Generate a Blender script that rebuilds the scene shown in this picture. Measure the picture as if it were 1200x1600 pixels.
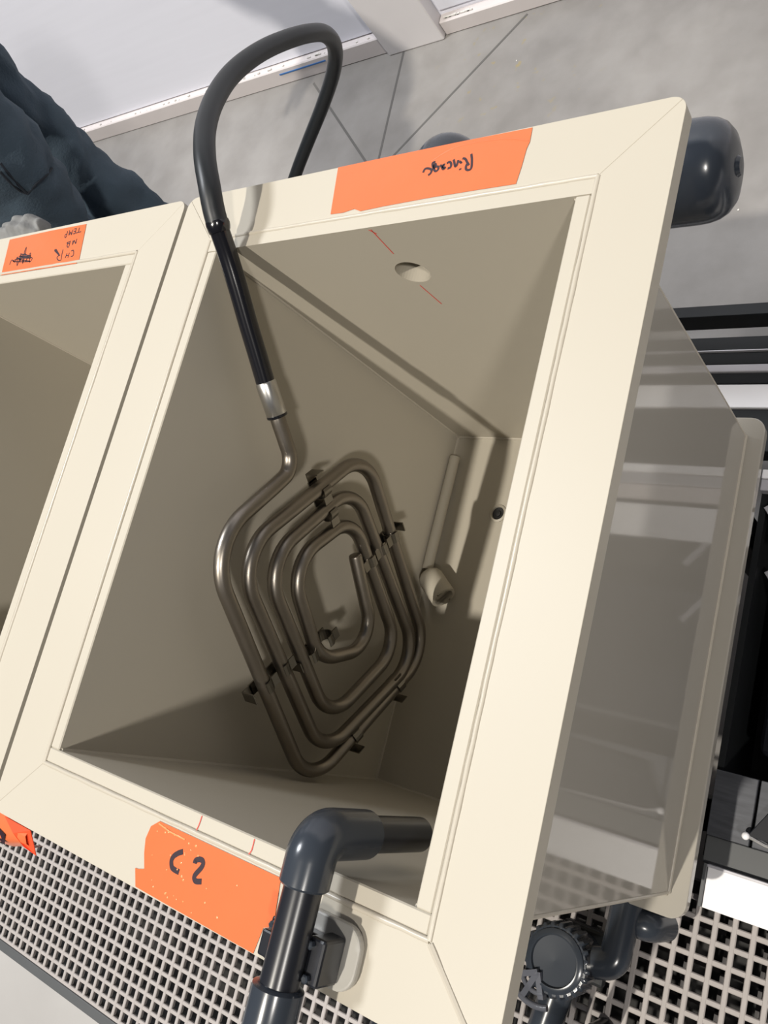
import bpy, bmesh, math, random
from mathutils import Vector, Matrix
random.seed(7)
for o in list(bpy.data.objects): bpy.data.objects.remove(o)
SC = bpy.context.scene
COL = SC.collection
# Tank frame: x along the back rim, y towards the back wall, z = 0 at the rim top.
# ZB lifts everything so that the concrete floor lies at world z = 0.
ZB = 1.0

# ---------------------------------------------------------------- camera
cam_d = bpy.data.cameras.new('camera'); cam = bpy.data.objects.new('camera', cam_d); COL.objects.link(cam)
cam_d.sensor_fit = 'VERTICAL'; cam_d.sensor_height = 36.0; cam_d.lens = 1313.38/1600*36.0
cam_d.clip_start = 0.01; cam_d.clip_end = 100
right = Vector((0.79903667, 0.2422186, -0.55033676)); down = Vector((0.08167519, -0.95051138, -0.29976203)); fwd = Vector((-0.5957093, 0.19457199, -0.7792767))
m = Matrix((right, -down, -fwd)).transposed().to_4x4()
m.translation = Vector((0.66059979, -0.37379601, 0.48755187+ZB))
cam.matrix_world = m
SC.camera = cam

# ---------------------------------------------------------------- world, lamps, exposure
SC.view_settings.view_transform = 'Standard'; SC.view_settings.look = 'None'
SC.view_settings.gamma = 1; SC.view_settings.use_curve_mapping = False
SC.view_settings.exposure = 0.0
w = bpy.data.worlds.new('hall'); SC.world = w; w.use_nodes = True
w.node_tree.nodes['Background'].inputs[0].default_value = (0.80, 0.86, 1.0, 1)
w.node_tree.nodes['Background'].inputs[1].default_value = 0.085
def lamp(loc, aim, size, power, color):
    d = bpy.data.lights.new('high_bay_or_fill_lamp', 'AREA'); d.shape = 'DISK'; d.size = size; d.energy = power; d.color = color
    o = bpy.data.objects.new('high_bay_or_fill_lamp', d); COL.objects.link(o)
    o.location = loc; o.rotation_euler = (Vector(aim)-Vector(loc)).to_track_quat('-Z', 'Y').to_euler()
    return o
H = 7.0
AIM = (0.19, -0.25, ZB)
lamp((0.19-.096*H, -0.25-.52*H, ZB+H), AIM, 0.22, 630, (1, .94, .84))
lamp((0.19+.80*5, -0.25-.49*5, ZB+5), AIM, 0.45, 212, (1, .95, .88))
lamp((-2.4, 2.0-1.5, ZB+4.5), (-1.6, 1.3, 0.4), 0.9, 260, (.93, .96, 1))  # extra fill lamp, added only to brighten the back wall

# ---------------------------------------------------------------- materials
def nt(mat): return mat.node_tree.nodes, mat.node_tree.links
def mat(name, color, rough=.5, metal=0, spec=.5, noise=0, nscale=20, bump=0, bscale=200, stretch=None, coat=0):
    M = bpy.data.materials.new(name); M.use_nodes = True; n, l = nt(M)
    b = n['Principled BSDF']; b.inputs['Base Color'].default_value = (*color, 1)
    b.inputs['Roughness'].default_value = rough; b.inputs['Metallic'].default_value = metal
    b.inputs['Specular IOR Level'].default_value = spec; b.inputs['Coat Weight'].default_value = coat
    tc = n.new('ShaderNodeTexCoord'); src = tc.outputs['Object']
    if stretch:
        mp = n.new('ShaderNodeMapping'); mp.inputs['Scale'].default_value = stretch; l.new(src, mp.inputs[0]); src = mp.outputs[0]
    if noise:
        t = n.new('ShaderNodeTexNoise'); t.inputs['Scale'].default_value = nscale; t.inputs['Detail'].default_value = 5
        l.new(src, t.inputs['Vector'])
        mx = n.new('ShaderNodeMix'); mx.data_type = 'RGBA'
        mx.inputs[6].default_value = (*[c*(1-noise) for c in color], 1); mx.inputs[7].default_value = (*[min(1, c*(1+noise)) for c in color], 1)
        l.new(t.outputs['Fac'], mx.inputs[0]); l.new(mx.outputs[2], b.inputs['Base Color'])
    if bump:
        t = n.new('ShaderNodeTexNoise'); t.inputs['Scale'].default_value = bscale; t.inputs['Detail'].default_value = 4
        l.new(src, t.inputs['Vector'])
        bp = n.new('ShaderNodeBump'); bp.inputs['Strength'].default_value = bump; bp.inputs['Distance'].default_value = .002
        l.new(t.outputs['Fac'], bp.inputs['Height']); l.new(bp.outputs[0], b.inputs['Normal'])
    return M
PP = mat('beige_polypropylene', (.43, .394, .325), .48, noise=.02, nscale=6, bump=.03, bscale=25, spec=.38)
PPW = mat('beige_polypropylene_weld', (.44, .40, .33), .32, noise=.03, nscale=40, bump=.15, bscale=90)
PPS = mat('polished_polypropylene', (.36, .335, .29), .07, noise=.02, nscale=6, spec=.5)
PVC = mat('dark_grey_pvc', (.030, .036, .046), .22, noise=.15, nscale=12, spec=.5)
PVB = mat('black_pvc', (.012, .013, .017), .28, spec=.5)
RUB = mat('black_heat_shrink', (.006, .006, .008), .16, spec=.6)
RUBM = mat('matt_black_hose', (.012, .014, .016), .42, spec=.4)
STEEL = mat('brushed_steel_tube', (.25, .225, .195), .36, metal=1, noise=.12, nscale=30, stretch=(1, 1, 1))
CHR = mat('bright_steel', (.55, .54, .52), .3, metal=1, noise=.1, nscale=60)
CLIP = mat('dark_clip_metal', (.20, .185, .16), .3, metal=1)
ORA = mat('orange_tape', (.60, .135, .045), .30, noise=.04, nscale=30, bump=.1, bscale=60, spec=.5)
RED = mat('red_orange_tape_back', (.80, .07, .02), .4)
INK = mat('black_marker', (.022, .008, .014), .45)
REDP = mat('red_pen', (.75, .06, .04), .5)
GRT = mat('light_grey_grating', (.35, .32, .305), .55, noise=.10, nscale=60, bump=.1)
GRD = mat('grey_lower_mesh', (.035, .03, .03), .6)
BLK = mat('black_steel', (.008, .009, .010), .5, spec=.3, noise=.3, nscale=15)
DRK = mat('dark_hollow_fill', (.010, .009, .008), .7)  # near-black, paints the darkness in the drain hole and below the grating
KRB = mat('dark_grey_edge_steel', (.075, .078, .08), .5, noise=.1)
WHT = mat('white_painted_steel', (.86, .85, .86), .35, noise=.02)
LGT = mat('pale_aluminium', (.52, .51, .54), .35, metal=.3, noise=.06, nscale=30)
BRU = mat('dark_brushed_plate', (.075, .078, .088), .42, metal=.35, noise=.45, nscale=30, stretch=(1, 7, 1))
WALL = mat('white_wall_panel', (.79, .80, .88), .42, noise=.035, nscale=7, stretch=(.35, 1, 6))
SKIRT = mat('pinkish_skirting', (.60, .555, .545), .5, noise=.04)
POST = mat('white_post', (.66, .635, .64), .45, noise=.03)
JEAN = mat('dark_blue_denim', (.050, .076, .104), .85, noise=.35, nscale=9, bump=.5, bscale=260)
JEANT = mat('denim_stitching', (.010, .014, .022), .8)
KNIT = mat('grey_knit', (.17, .17, .165), .95, noise=.3, nscale=50, bump=.8, bscale=90)
SKIN = mat('skin', (.50, .30, .22), .5)
HAIR = mat('dark_hair', (.03, .02, .015), .6)
SHOE = mat('black_shoe', (.02, .02, .02), .5)
BLU = mat('blue_tape', (.03, .13, .35), .5)

def concrete():
    M = bpy.data.materials.new('polished_concrete'); M.use_nodes = True; n, l = nt(M); b = n['Principled BSDF']
    tc = n.new('ShaderNodeTexCoord')
    a = n.new('ShaderNodeTexNoise'); a.inputs['Scale'].default_value = 1.7; a.inputs['Detail'].default_value = 8; a.inputs['Roughness'].default_value = .6
    c = n.new('ShaderNodeTexNoise'); c.inputs['Scale'].default_value = 9; c.inputs['Detail'].default_value = 6
    l.new(tc.outputs['Object'], a.inputs['Vector']); l.new(tc.outputs['Object'], c.inputs['Vector'])
    r = n.new('ShaderNodeValToRGB'); r.color_ramp.elements[0].position = .32; r.color_ramp.elements[1].position = .68
    r.color_ramp.elements[0].color = (.185, .176, .168, 1); r.color_ramp.elements[1].color = (.29, .276, .262, 1)
    l.new(a.outputs['Fac'], r.inputs[0])
    mx = n.new('ShaderNodeMix'); mx.data_type = 'RGBA'; mx.blend_type = 'MULTIPLY'; mx.inputs[0].default_value = .35
    r2 = n.new('ShaderNodeValToRGB'); r2.color_ramp.elements[0].position = .35; r2.color_ramp.elements[0].color = (.62, .60, .58, 1); r2.color_ramp.elements[1].position = .6
    l.new(c.outputs['Fac'], r2.inputs[0]); l.new(r.outputs[0], mx.inputs[6]); l.new(r2.outputs[0], mx.inputs[7])
    # ochre stains close to the wall (their own place on the concrete)
    g = n.new('ShaderNodeTexNoise'); g.inputs['Scale'].default_value = 26; g.inputs['Detail'].default_value = 3; l.new(tc.outputs['Object'], g.inputs['Vector'])
    r3 = n.new('ShaderNodeValToRGB'); r3.color_ramp.elements[0].position = .64; r3.color_ramp.elements[0].color = (0, 0, 0, 1); r3.color_ramp.elements[1].position = .70
    l.new(g.outputs['Fac'], r3.inputs[0])
    d = n.new('ShaderNodeVectorMath'); d.operation = 'DISTANCE'; d.inputs[1].default_value = (-.42, 1.2, 0); l.new(tc.outputs['Object'], d.inputs[0])
    mr = n.new('ShaderNodeMapRange'); mr.inputs['From Min'].default_value = .10; mr.inputs['From Max'].default_value = .28; mr.inputs['To Min'].default_value = .8; mr.inputs['To Max'].default_value = 0
    l.new(d.outputs['Value'], mr.inputs['Value'])
    mu = n.new('ShaderNodeMath'); mu.operation = 'MULTIPLY'; l.new(r3.outputs[0], mu.inputs[0]); l.new(mr.outputs[0], mu.inputs[1])
    m3 = n.new('ShaderNodeMix'); m3.data_type = 'RGBA'; m3.inputs[7].default_value = (.27, .22, .10, 1)
    l.new(mu.outputs[0], m3.inputs[0]); l.new(mx.outputs[2], m3.inputs[6]); l.new(m3.outputs[2], b.inputs['Base Color'])
    b.inputs['Roughness'].default_value = .33; b.inputs['Specular IOR Level'].default_value = .4
    bp = n.new('ShaderNodeBump'); bp.inputs['Strength'].default_value = .08; bp.inputs['Distance'].default_value = .002
    l.new(c.outputs['Fac'], bp.inputs['Height']); l.new(bp.outputs[0], b.inputs['Normal'])
    return M
CON = concrete()

# ---------------------------------------------------------------- helpers
def thing(name, label, cat, loc, group=None):
    o = bpy.data.objects.new(name, None); COL.objects.link(o); o.empty_display_size = .05
    o.location = (loc[0], loc[1], loc[2]+ZB); o['label'] = label; o['category'] = cat
    if group: o['group'] = group
    return o
def root_of(o):
    while o.parent: o = o.parent
    return o
def finish(name, bm, material, parent=None, smooth=False, loc=None, label=None, kind=None):
    """bm is in tank coordinates; the mesh becomes local to its thing's base"""
    if parent is not None: base = root_of(parent).location.copy()
    elif loc is not None: base = Vector((loc[0], loc[1], loc[2]+ZB))
    else: base = Vector((0, 0, 0))
    bmesh.ops.translate(bm, verts=bm.verts, vec=Vector((0, 0, ZB))-base)
    bmesh.ops.recalc_face_normals(bm, faces=bm.faces)
    me = bpy.data.meshes.new(name); bm.to_mesh(me); bm.free()
    if smooth:
        for p in me.polygons: p.use_smooth = True
        try: me.set_sharp_from_angle(angle=math.radians(42))
        except Exception: pass
    me.materials.append(material)
    o = bpy.data.objects.new(name, me); COL.objects.link(o)
    if parent is not None: o.parent = parent
    else: o.location = base
    if label: o['label'] = label
    if kind: o['kind'] = kind
    return o
def tag(o, label, cat, group=None):
    o['label'] = label; o['category'] = cat
    if group: o['group'] = group
    return o
def structure(o): o['kind'] = 'structure'; return o
def box(bm, a, b, bevel=0, seg=2):
    x0, x1 = sorted((a[0], b[0])); y0, y1 = sorted((a[1], b[1])); z0, z1 = sorted((a[2], b[2]))
    r = bmesh.ops.create_cube(bm, size=1); vs = r['verts']
    for v in vs: v.co = Vector((x0 if v.co.x < 0 else x1, y0 if v.co.y < 0 else y1, z0 if v.co.z < 0 else z1))
    if bevel:
        es = list({e for v in vs for e in v.link_edges})
        bmesh.ops.bevel(bm, geom=es, offset=bevel, segments=seg, affect='EDGES', profile=.5)
    return vs
def BM(): return bmesh.new()
def boxm(a, b, bevel=0, seg=2):
    bm = BM(); box(bm, a, b, bevel, seg); return bm
def fillet(pts, rads, n=8):
    out = [Vector(pts[0])]
    for i in range(1, len(pts)-1):
        p, a, b = Vector(pts[i]), Vector(pts[i-1]), Vector(pts[i+1])
        u, v = (a-p).normalized(), (b-p).normalized(); r = rads[i-1] if isinstance(rads, (list, tuple)) else rads
        ang = u.angle(v); d = r/math.tan(ang/2); d = min(d, .49*(a-p).length, .49*(b-p).length); r2 = d*math.tan(ang/2)
        c = p+(u+v).normalized()*(r2/math.sin(ang/2)); s, e = p+u*d-c, p+v*d-c; tot = s.angle(e)
        ax = s.cross(e).normalized()
        for k in range(n+1): out.append(c+Matrix.Rotation(tot*k/n, 3, ax) @ s)
    out.append(Vector(pts[-1])); return out
def catmull(pts, n=6):
    P = [Vector(p) for p in pts]; P = [2*P[0]-P[1]]+P+[2*P[-1]-P[-2]]; out = []
    for i in range(1, len(P)-2):
        for k in range(n):
            t = k/n; a, b, c, d = P[i-1:i+3]
            out.append(.5*((2*b)+(c-a)*t+(2*a-5*b+4*c-d)*t*t+(3*b-a-3*c+d)*t**3))
    out.append(P[-2]); return out
def sweep(bm, path, rad, seg=20, caps=True):
    path = [Vector(p) for p in path]; n = len(path)
    rr = rad if isinstance(rad, (list, tuple)) else [rad]*n
    T = [(path[min(i+1, n-1)]-path[max(i-1, 0)]).normalized() for i in range(n)]
    up = Vector((0, 0, 1)) if abs(T[0].z) < .9 else Vector((1, 0, 0))
    N = (up-T[0]*up.dot(T[0])).normalized(); rings = []
    for i in range(n):
        if i: N = (N-T[i]*N.dot(T[i])).normalized()
        B = T[i].cross(N)
        rings.append([bm.verts.new(path[i]+(N*math.cos(2*math.pi*k/seg)+B*math.sin(2*math.pi*k/seg))*rr[i]) for k in range(seg)])
    for a, b in zip(rings, rings[1:]):
        for k in range(seg): bm.faces.new((a[k], a[(k+1) % seg], b[(k+1) % seg], b[k]))
    if caps: bm.faces.new(rings[0][::-1]); bm.faces.new(rings[-1])
    return rings
def tubem(path, rad, seg=20, caps=True):
    bm = BM(); sweep(bm, path, rad, seg, caps); return bm
def hollow(bm, path, ro, ri, seg=24):
    """open pipe with a wall"""
    a = sweep(bm, path, ro, seg, False); b = sweep(bm, path, ri, seg, False)
    for k in range(seg):
        bm.faces.new((a[0][k], a[0][(k+1) % seg], b[0][(k+1) % seg], b[0][k]))
        bm.faces.new((a[-1][k], a[-1][(k+1) % seg], b[-1][(k+1) % seg], b[-1][k]))
def lathe(bm, prof, o, axis, seg=32, rib=None, cap=True):
    """profile [(r, h)] about axis through o; rib(k, i) may change the radius"""
    A = Vector(axis).normalized(); up = Vector((0, 0, 1)) if abs(A.z) < .9 else Vector((1, 0, 0))
    N = (up-A*up.dot(A)).normalized(); B = A.cross(N); o = Vector(o); rings = []
    for i, (r, h) in enumerate(prof):
        ring = []
        for k in range(seg):
            rr = r*(rib(k, i) if rib else 1); t = 2*math.pi*k/seg
            ring.append(bm.verts.new(o+A*h+(N*math.cos(t)+B*math.sin(t))*max(rr, 1e-5)))
        rings.append(ring)
    for a, b in zip(rings, rings[1:]):
        for k in range(seg): bm.faces.new((a[k], a[(k+1) % seg], b[(k+1) % seg], b[k]))
    if cap: bm.faces.new(rings[0][::-1])
    bm.faces.new(rings[-1])
def prism(poly, z0, z1, bevel=0):
    bm = BM(); vs = [bm.verts.new((x, y, z0)) for x, y in poly]; f = bm.faces.new(vs)
    r = bmesh.ops.extrude_face_region(bm, geom=[f]); up = [v for v in r['geom'] if isinstance(v, bmesh.types.BMVert)]
    for v in up: v.co.z = z1
    bmesh.ops.recalc_face_normals(bm, faces=bm.faces)
    if bevel:
        es = [e for e in bm.edges if abs(e.verts[0].co.z-e.verts[1].co.z) < 1e-6]
        bmesh.ops.bevel(bm, geom=es, offset=bevel, segments=2, affect='EDGES', profile=.5)
    return bm
def rounded(x0, y0, x1, y1, r, n=6, corners=(1, 1, 1, 1)):
    pts = []
    for (cx, cy, a0, on) in ((x1-r, y1-r, 0, corners[0]), (x0+r, y1-r, 90, corners[1]), (x0+r, y0+r, 180, corners[2]), (x1-r, y0+r, 270, corners[3])):
        if on:
            for k in range(n+1):
                a = math.radians(a0+90*k/n); pts.append((cx+r*math.cos(a), cy+r*math.sin(a)))
        else: pts.append((x1 if a0 in (0, 270) else x0, y1 if a0 in (0, 90) else y0))
    return pts
def plate_with_hole(corners, thick, hc, hr, nseg=40):
    """flat quad (corner list) with a round hole, pushed out by vector thick"""
    bm = BM(); C = [Vector(c) for c in corners]; ex = (C[1]-C[0]).normalized(); nrm = Vector(thick).normalized(); ey = nrm.cross(ex)
    hc = Vector(hc); ov = [bm.verts.new(c) for c in C]
    es = [bm.edges.new((ov[i], ov[(i+1) % 4])) for i in range(4)]
    hv = [bm.verts.new(hc+(ex*math.cos(2*math.pi*k/nseg)+ey*math.sin(2*math.pi*k/nseg))*hr) for k in range(nseg)]
    es += [bm.edges.new((hv[i], hv[(i+1) % nseg])) for i in range(nseg)]
    bmesh.ops.triangle_fill(bm, edges=es, use_beauty=True, normal=nrm)
    fs = list(bm.faces); r = bmesh.ops.extrude_face_region(bm, geom=fs)
    bmesh.ops.translate(bm, verts=[v for v in r['geom'] if isinstance(v, bmesh.types.BMVert)], vec=Vector(thick))
    return bm
def ribbon(bm, pts, wd, z):
    """flat pen stroke in the plane z"""
    P = [Vector((p[0], p[1], z)) for p in pts]
    if len(P) > 2: P = catmull(P, 4)
    L, Rr = [], []; n = len(P)
    for i in range(n):
        t = (P[min(i+1, n-1)]-P[max(i-1, 0)]).normalized(); s = Vector((-t.y, t.x, 0))*wd/2
        L.append(bm.verts.new(P[i]+s)); Rr.append(bm.verts.new(P[i]-s))
    for i in range(n-1): bm.faces.new((L[i], L[i+1], Rr[i+1], Rr[i]))
def strokes(name, lines, wd, z, material, parent, label=None):
    bm = BM()
    for i, l in enumerate(lines): ribbon(bm, l, wd, z+.00002*i/ max(1, len(lines)))
    r = bmesh.ops.extrude_face_region(bm, geom=list(bm.faces)); bmesh.ops.translate(bm, verts=[v for v in r['geom'] if isinstance(v, bmesh.types.BMVert)], vec=(0, 0, .0001))
    return finish(name, bm, material, parent, label=label)

RINSE_S = [[[0.2845,0.0553],[0.2865,0.0497],[0.288,0.0429],[0.2876,0.0405],[0.2857,0.0399],[0.2835,0.0408],[0.2825,0.0429],[0.2825,0.0454],[0.2837,0.0467]],[[0.285,0.0445],[0.2824,0.048],[0.2797,0.0515],[0.2768,0.0526]],[[0.2743,0.0505],[0.2763,0.0486],[0.2773,0.0492]],[[0.277,0.043],[0.2775,0.0416]],[[0.2729,0.0518],[0.2728,0.0473],[0.2716,0.046],[0.2698,0.0494],[0.2681,0.0532]],[[0.262,0.0507],[0.2646,0.0516],[0.2668,0.0489],[0.2667,0.0459],[0.2642,0.0454]],[[0.2604,0.0499],[0.2586,0.0497],[0.2594,0.0475],[0.2613,0.0466],[0.2597,0.0456],[0.2573,0.0487],[0.2555,0.0503]],[[0.2496,0.0545],[0.247,0.0537],[0.2488,0.0492],[0.2521,0.045],[0.2545,0.0461],[0.254,0.049],[0.2516,0.0497],[0.2504,0.0523],[0.249,0.0515],[0.2508,0.0478]],[[0.2394,0.046],[0.2406,0.0494],[0.2446,0.049],[0.2479,0.0468],[0.2476,0.0438],[0.2456,0.0423]]]
CODE_S = [[[0.1833,-0.5305],[0.1793,-0.5327],[0.1754,-0.5361],[0.1741,-0.5399],[0.1761,-0.5437],[0.1793,-0.5448],[0.185,-0.5449]],[[0.1982,-0.5344],[0.1983,-0.5322],[0.2015,-0.5303],[0.2049,-0.5301],[0.2065,-0.5321],[0.2055,-0.5354],[0.2026,-0.5397],[0.2013,-0.5426],[0.2024,-0.5446],[0.2049,-0.545],[0.2096,-0.5435]]]
NOTE_S = [[[-0.2682,0.062],[-0.267,0.0554]],[[-0.2615,0.0557],[-0.272,0.0551]],[[-0.2744,0.0618],[-0.2734,0.0548]],[[-0.2744,0.0618],[-0.2787,0.0616]],[[-0.274,0.0581],[-0.2779,0.0581]],[[-0.2734,0.0548],[-0.2776,0.0548]],[[-0.2811,0.0611],[-0.2808,0.0539],[-0.2844,0.0585],[-0.2859,0.054],[-0.2885,0.0611]],[[-0.2923,0.0605],[-0.2909,0.0524],[-0.2934,0.0521],[-0.2948,0.0557],[-0.2916,0.0563]],[[-0.2653,0.0463],[-0.2641,0.0399],[-0.2699,0.0448],[-0.2701,0.039],[-0.2723,0.0449]],[[-0.278,0.0453],[-0.2772,0.0368],[-0.2811,0.0381],[-0.2818,0.0414],[-0.2779,0.0418]],[[-0.2779,0.0418],[-0.2822,0.0421],[-0.2841,0.0435],[-0.2782,0.0443]],[[-0.2683,0.0305],[-0.2636,0.0304],[-0.2602,0.0235],[-0.2648,0.0225]],[[-0.271,0.0283],[-0.2705,0.0216]],[[-0.2757,0.0283],[-0.2761,0.0217]],[[-0.2706,0.0247],[-0.2758,0.0248]],[[-0.288,0.0348],[-0.2863,0.0275],[-0.2844,0.0196],[-0.2916,0.0211],[-0.2952,0.0254],[-0.2899,0.0274]],[[-0.3069,0.037],[-0.2952,0.029]],[[-0.3046,0.0373],[-0.2923,0.0281]],[[-0.3069,0.0355],[-0.2987,0.0309],[-0.2905,0.0264]],[[-0.4045,0.0261],[-0.4033,0.033],[-0.3935,0.0287],[-0.3917,0.0361],[-0.3842,0.0224],[-0.3849,0.0397],[-0.3811,0.0274],[-0.3792,0.039],[-0.3722,0.0243],[-0.3745,0.0385],[-0.3779,0.0486],[-0.3776,0.0399],[-0.3659,0.0343],[-0.367,0.0259],[-0.3624,0.0387],[-0.3568,0.0248],[-0.3549,0.031],[-0.3877,0.0324],[-0.3557,0.0257],[-0.399,0.0304],[-0.3796,0.0337],[-0.3615,0.0327]],[[-0.3868,0.0399],[-0.3585,0.0335],[-0.3885,0.0368],[-0.3568,0.0306],[-0.3925,0.0346]]]

# ================================================================ setting
bm = BM(); box(bm, (-4, -3, -1.06), (3, 1.40, -1.0)); fl = structure(finish('floor', bm, CON, loc=(0, 0, -1.0)))
JN = mat('dark_joint_filler', (.10, .095, .09), .8)
def joint(p, q, wd=.007):
    d = (Vector(q)-Vector(p)).normalized(); s = Vector((-d.y, d.x))*wd/2
    poly = [(p[0]+s.x, p[1]+s.y), (p[0]-s.x, p[1]-s.y), (q[0]-s.x, q[1]-s.y), (q[0]+s.x, q[1]+s.y)]
    finish('floor_joint', prism(poly, -1.0005, -.9994), JN, fl)
joint((-.812, 1.335), (-.790, .93)); joint((-.425, 1.335), (-.790, .93)); joint((-1.145, 1.316), (-.790, .93))
joint((-.790, .93), (-.70, .20))
finish('ground', boxm((-3, -3, -.9985), (3, -1.06, -.990), .001), mat('pale_ground', (.40, .385, .37), .45, noise=.14, nscale=4), fl, label='paler walkway strip')  # separate slab, paler than the concrete around it
CHIP = mat('pale_grit', (.62, .60, .57), .8)
for i in range(26):
    x, y = random.uniform(-.6, .9), random.uniform(.3, 1.3); r = random.uniform(.0015, .0035)
    bm = BM(); bmesh.ops.create_icosphere(bm, subdivisions=1, radius=r)
    for v in bm.verts: v.co = Vector((v.co.x*random.uniform(.7, 1.3)+x, v.co.y*random.uniform(.7, 1.3)+y, v.co.z*.5-1.0+r*.4))
    finish('grit', bm, CHIP, fl)
wl = structure(finish('wall_back', boxm((-4, 1.375, -1.0), (3, 1.475, 1.6)), WALL, loc=(-.5, 1.42, -1.0)))
# wall panels left and right of the post, slightly proud, with their joints open
for x0, x1 in ((-4, -3.16), (-3.15, -.865), (-.668, .55), (.56, 3)):
    finish('wall_panel', boxm((x0, 1.368, -.940), (x1, 1.3755, 1.6), .002, 1), WALL, wl)
bs = structure(finish('baseboard_back', boxm((-4, 1.345, -1.0), (-.858, 1.3755, -.943), .003, 1), SKIRT, loc=(-2.4, 1.36, -1.0)))
bs2 = structure(finish('baseboard_back', boxm((-.672, 1.345, -1.0), (3, 1.3755, -.955), .003, 1), SKIRT, loc=(1.1, 1.36, -1.0)))
structure(finish('trim_1', boxm((-.862, 1.332, -1.0), (-.674, 1.3755, 1.6), .004, 2), POST, loc=(-.77, 1.35, -1.0)))
bm = BM()
random.seed(3)
for i in range(60):   # crumbs of filler on top of the skirting and in the corner beside the post
    x = random.uniform(-2.3, -.9) if i < 36 else -.66+abs(random.gauss(0, .06)); s = random.uniform(.002, .006)
    z = -.943 if i < 36 else -.955+abs(random.gauss(0, .02))*0
    box(bm, (x, 1.352, z), (x+s*1.6, 1.352+s, z+s), s*.2, 1)
o = finish('plaster_crumbs', bm, CHIP, bs, kind='stuff')
finish('blue_mark', boxm((-1.262, 1.343, -.962), (-1.075, 1.3458, -.958)), BLU, bs, label='thin blue line on the skirting')

# ================================================================ the dipping tanks
W, L, D, T = .387, .5, .507, .0125
FW = .0700          # flange width beyond the opening
def make_tank(x0, label, overflow, lw=.0697, rw=.070, mitre_all=True):
    x1 = x0+W; root = thing('dipping_tank', label, 'tank', (x0+W/2, -L/2, -D-.015), 'beige plastic dipping tanks')
    # walls (wall tops show as a band around the opening)
    if overflow:
        bw = plate_with_hole([(x0-T, 0, 0), (x1+T, 0, 0), (x1+T, 0, -D), (x0-T, 0, -D)], (0, T, 0), (x0+.194, 0, -.0745), .0175)
    else: bw = boxm((x0-T, 0, -D), (x1+T, T, 0), .001, 1)
    finish('tank_wall', bw, PP, root)
    finish('tank_wall', boxm((x0-T, -L-T, -D), (x1+T, -L, 0), .001, 1), PP, root)
    finish('tank_wall', boxm((x0-T, -L, -D), (x0, 0, -.0002), .001, 1), PP, root)
    finish('tank_wall', boxm((x1, -L, -D), (x1+T-.0006, 0, -.0002), .001, 1), PP, root)
    # glossy outer sheet of the right-hand wall, as the photo shows it
    finish('outer_sheet', boxm((x1+T-.0006, -L-T, -D), (x1+T+.001, T, -.016), .0006, 1), PPS, root, label='smooth reflecting outer face')
    if overflow: fb = plate_with_hole([(x0-T, -L-T, -D), (x1+T, -L-T, -D), (x1+T, T, -D), (x0-T, T, -D)], (0, 0, -.015), (x0+.094, -.111, -D), .0095)
    else: fb = boxm((x0-T, -L-T, -D-.015), (x1+T, T, -D))
    finish('tank_floor', fb, PP, root)
    # base plate with rounded corners standing proud of the walls
    bp = prism(rounded(x0-.033, -L-.038, x1+.033, .038, .018), -D-.0215, -D-.0152, .001)
    finish('base_plate', prism(rounded(x0-.033, -L-.038, x1+.033, .038, .018), -D-.017, -D-.002, .0015), PPS, root)
    # flange: four mitred boards
    ox0, ox1, oy0, oy1 = x0-lw, x1+rw, -L-.0705, .0705; ix0, ix1, iy0, iy1 = x0-T, x1+T, -L-T, T; g = .0004
    r = .012
    def corner(cx, cy, sx, sy):  # rounded outer corner, split at its middle
        return [(cx-sx*r+sx*r*math.cos(a), cy-sy*r+sy*r*math.sin(a)) for a in [math.radians(k*11.25) for k in range(9)]]
    tr, tl, bl, br = corner(ox1, oy1, 1, 1), corner(ox0, oy1, -1, 1), corner(ox0, oy0, -1, -1), corner(ox1, oy0, 1, -1)
    back = [(ix0, iy1), (ix1, iy1)]+tr[4:]+tl[4:][::-1]
    front = [(ix1, iy0), (ix0, iy0)]+bl[4:]+br[4:][::-1]
    rgt = [(ix1, iy1), (ix1, iy0)]+br[:5][::-1]+tr[:5]
    lft = [(ix0, iy0), (ix0, iy1)]+tl[:5][::-1]+bl[:5]
    for poly in (back, front, rgt, lft):
        cx = sum(p[0] for p in poly)/len(poly); cy = sum(p[1] for p in poly)/len(poly)
        finish('flange_board', prism([(p[0]+(cx-p[0])*g, p[1]+(cy-p[1])*g*.5) for p in poly], -.015, 0, .0004), PP, root)
    # weld beads: around the opening and on the mitre joints
    bx = .0145; bm = BM()
    for a, b in (((x0-bx, bx), (x1+bx, bx)), ((x1+bx, bx), (x1+bx, -L-bx)), ((x1+bx, -L-bx), (x0-bx, -L-bx)), ((x0-bx, -L-bx), (x0-bx, bx))):
        n = 40; pts = [(a[0]+(b[0]-a[0])*k/n+random.uniform(-.0002, .0002), a[1]+(b[1]-a[1])*k/n+random.uniform(-.0002, .0002), -.0008) for k in range(n+1)]
        sweep(bm, pts, [random.uniform(.0020, .0024) for _ in pts], 10)
    finish('weld_bead', bm, PPW, root, True)
    bm = BM()
    for a, b in (((x1+.016, -L-.016), (x1+.0685, -L-.0685)),):
        n = 14; pts = [(a[0]+(b[0]-a[0])*k/n, a[1]+(b[1]-a[1])*k/n, -.0010) for k in range(n+1)]
        sweep(bm, pts, [random.uniform(.0024, .0029) for _ in pts], 8)
    finish('mitre_weld', bm, PPW, root, True)
    bm = BM()   # thin weld fillets in the inner and outer vertical corners and along the floor
    for (x, y) in ((x0, 0), (x1, 0), (x0, -L), (x1, -L)): sweep(bm, [(x, y, -.003), (x, y, -D)], .0022, 8)
    for (a, b) in (((x0, 0), (x1, 0)), ((x1, 0), (x1, -L)), ((x1, -L), (x0, -L)), ((x0, -L), (x0, 0))): sweep(bm, [(*a, -D), (*b, -D)], .0025, 8)
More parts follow.
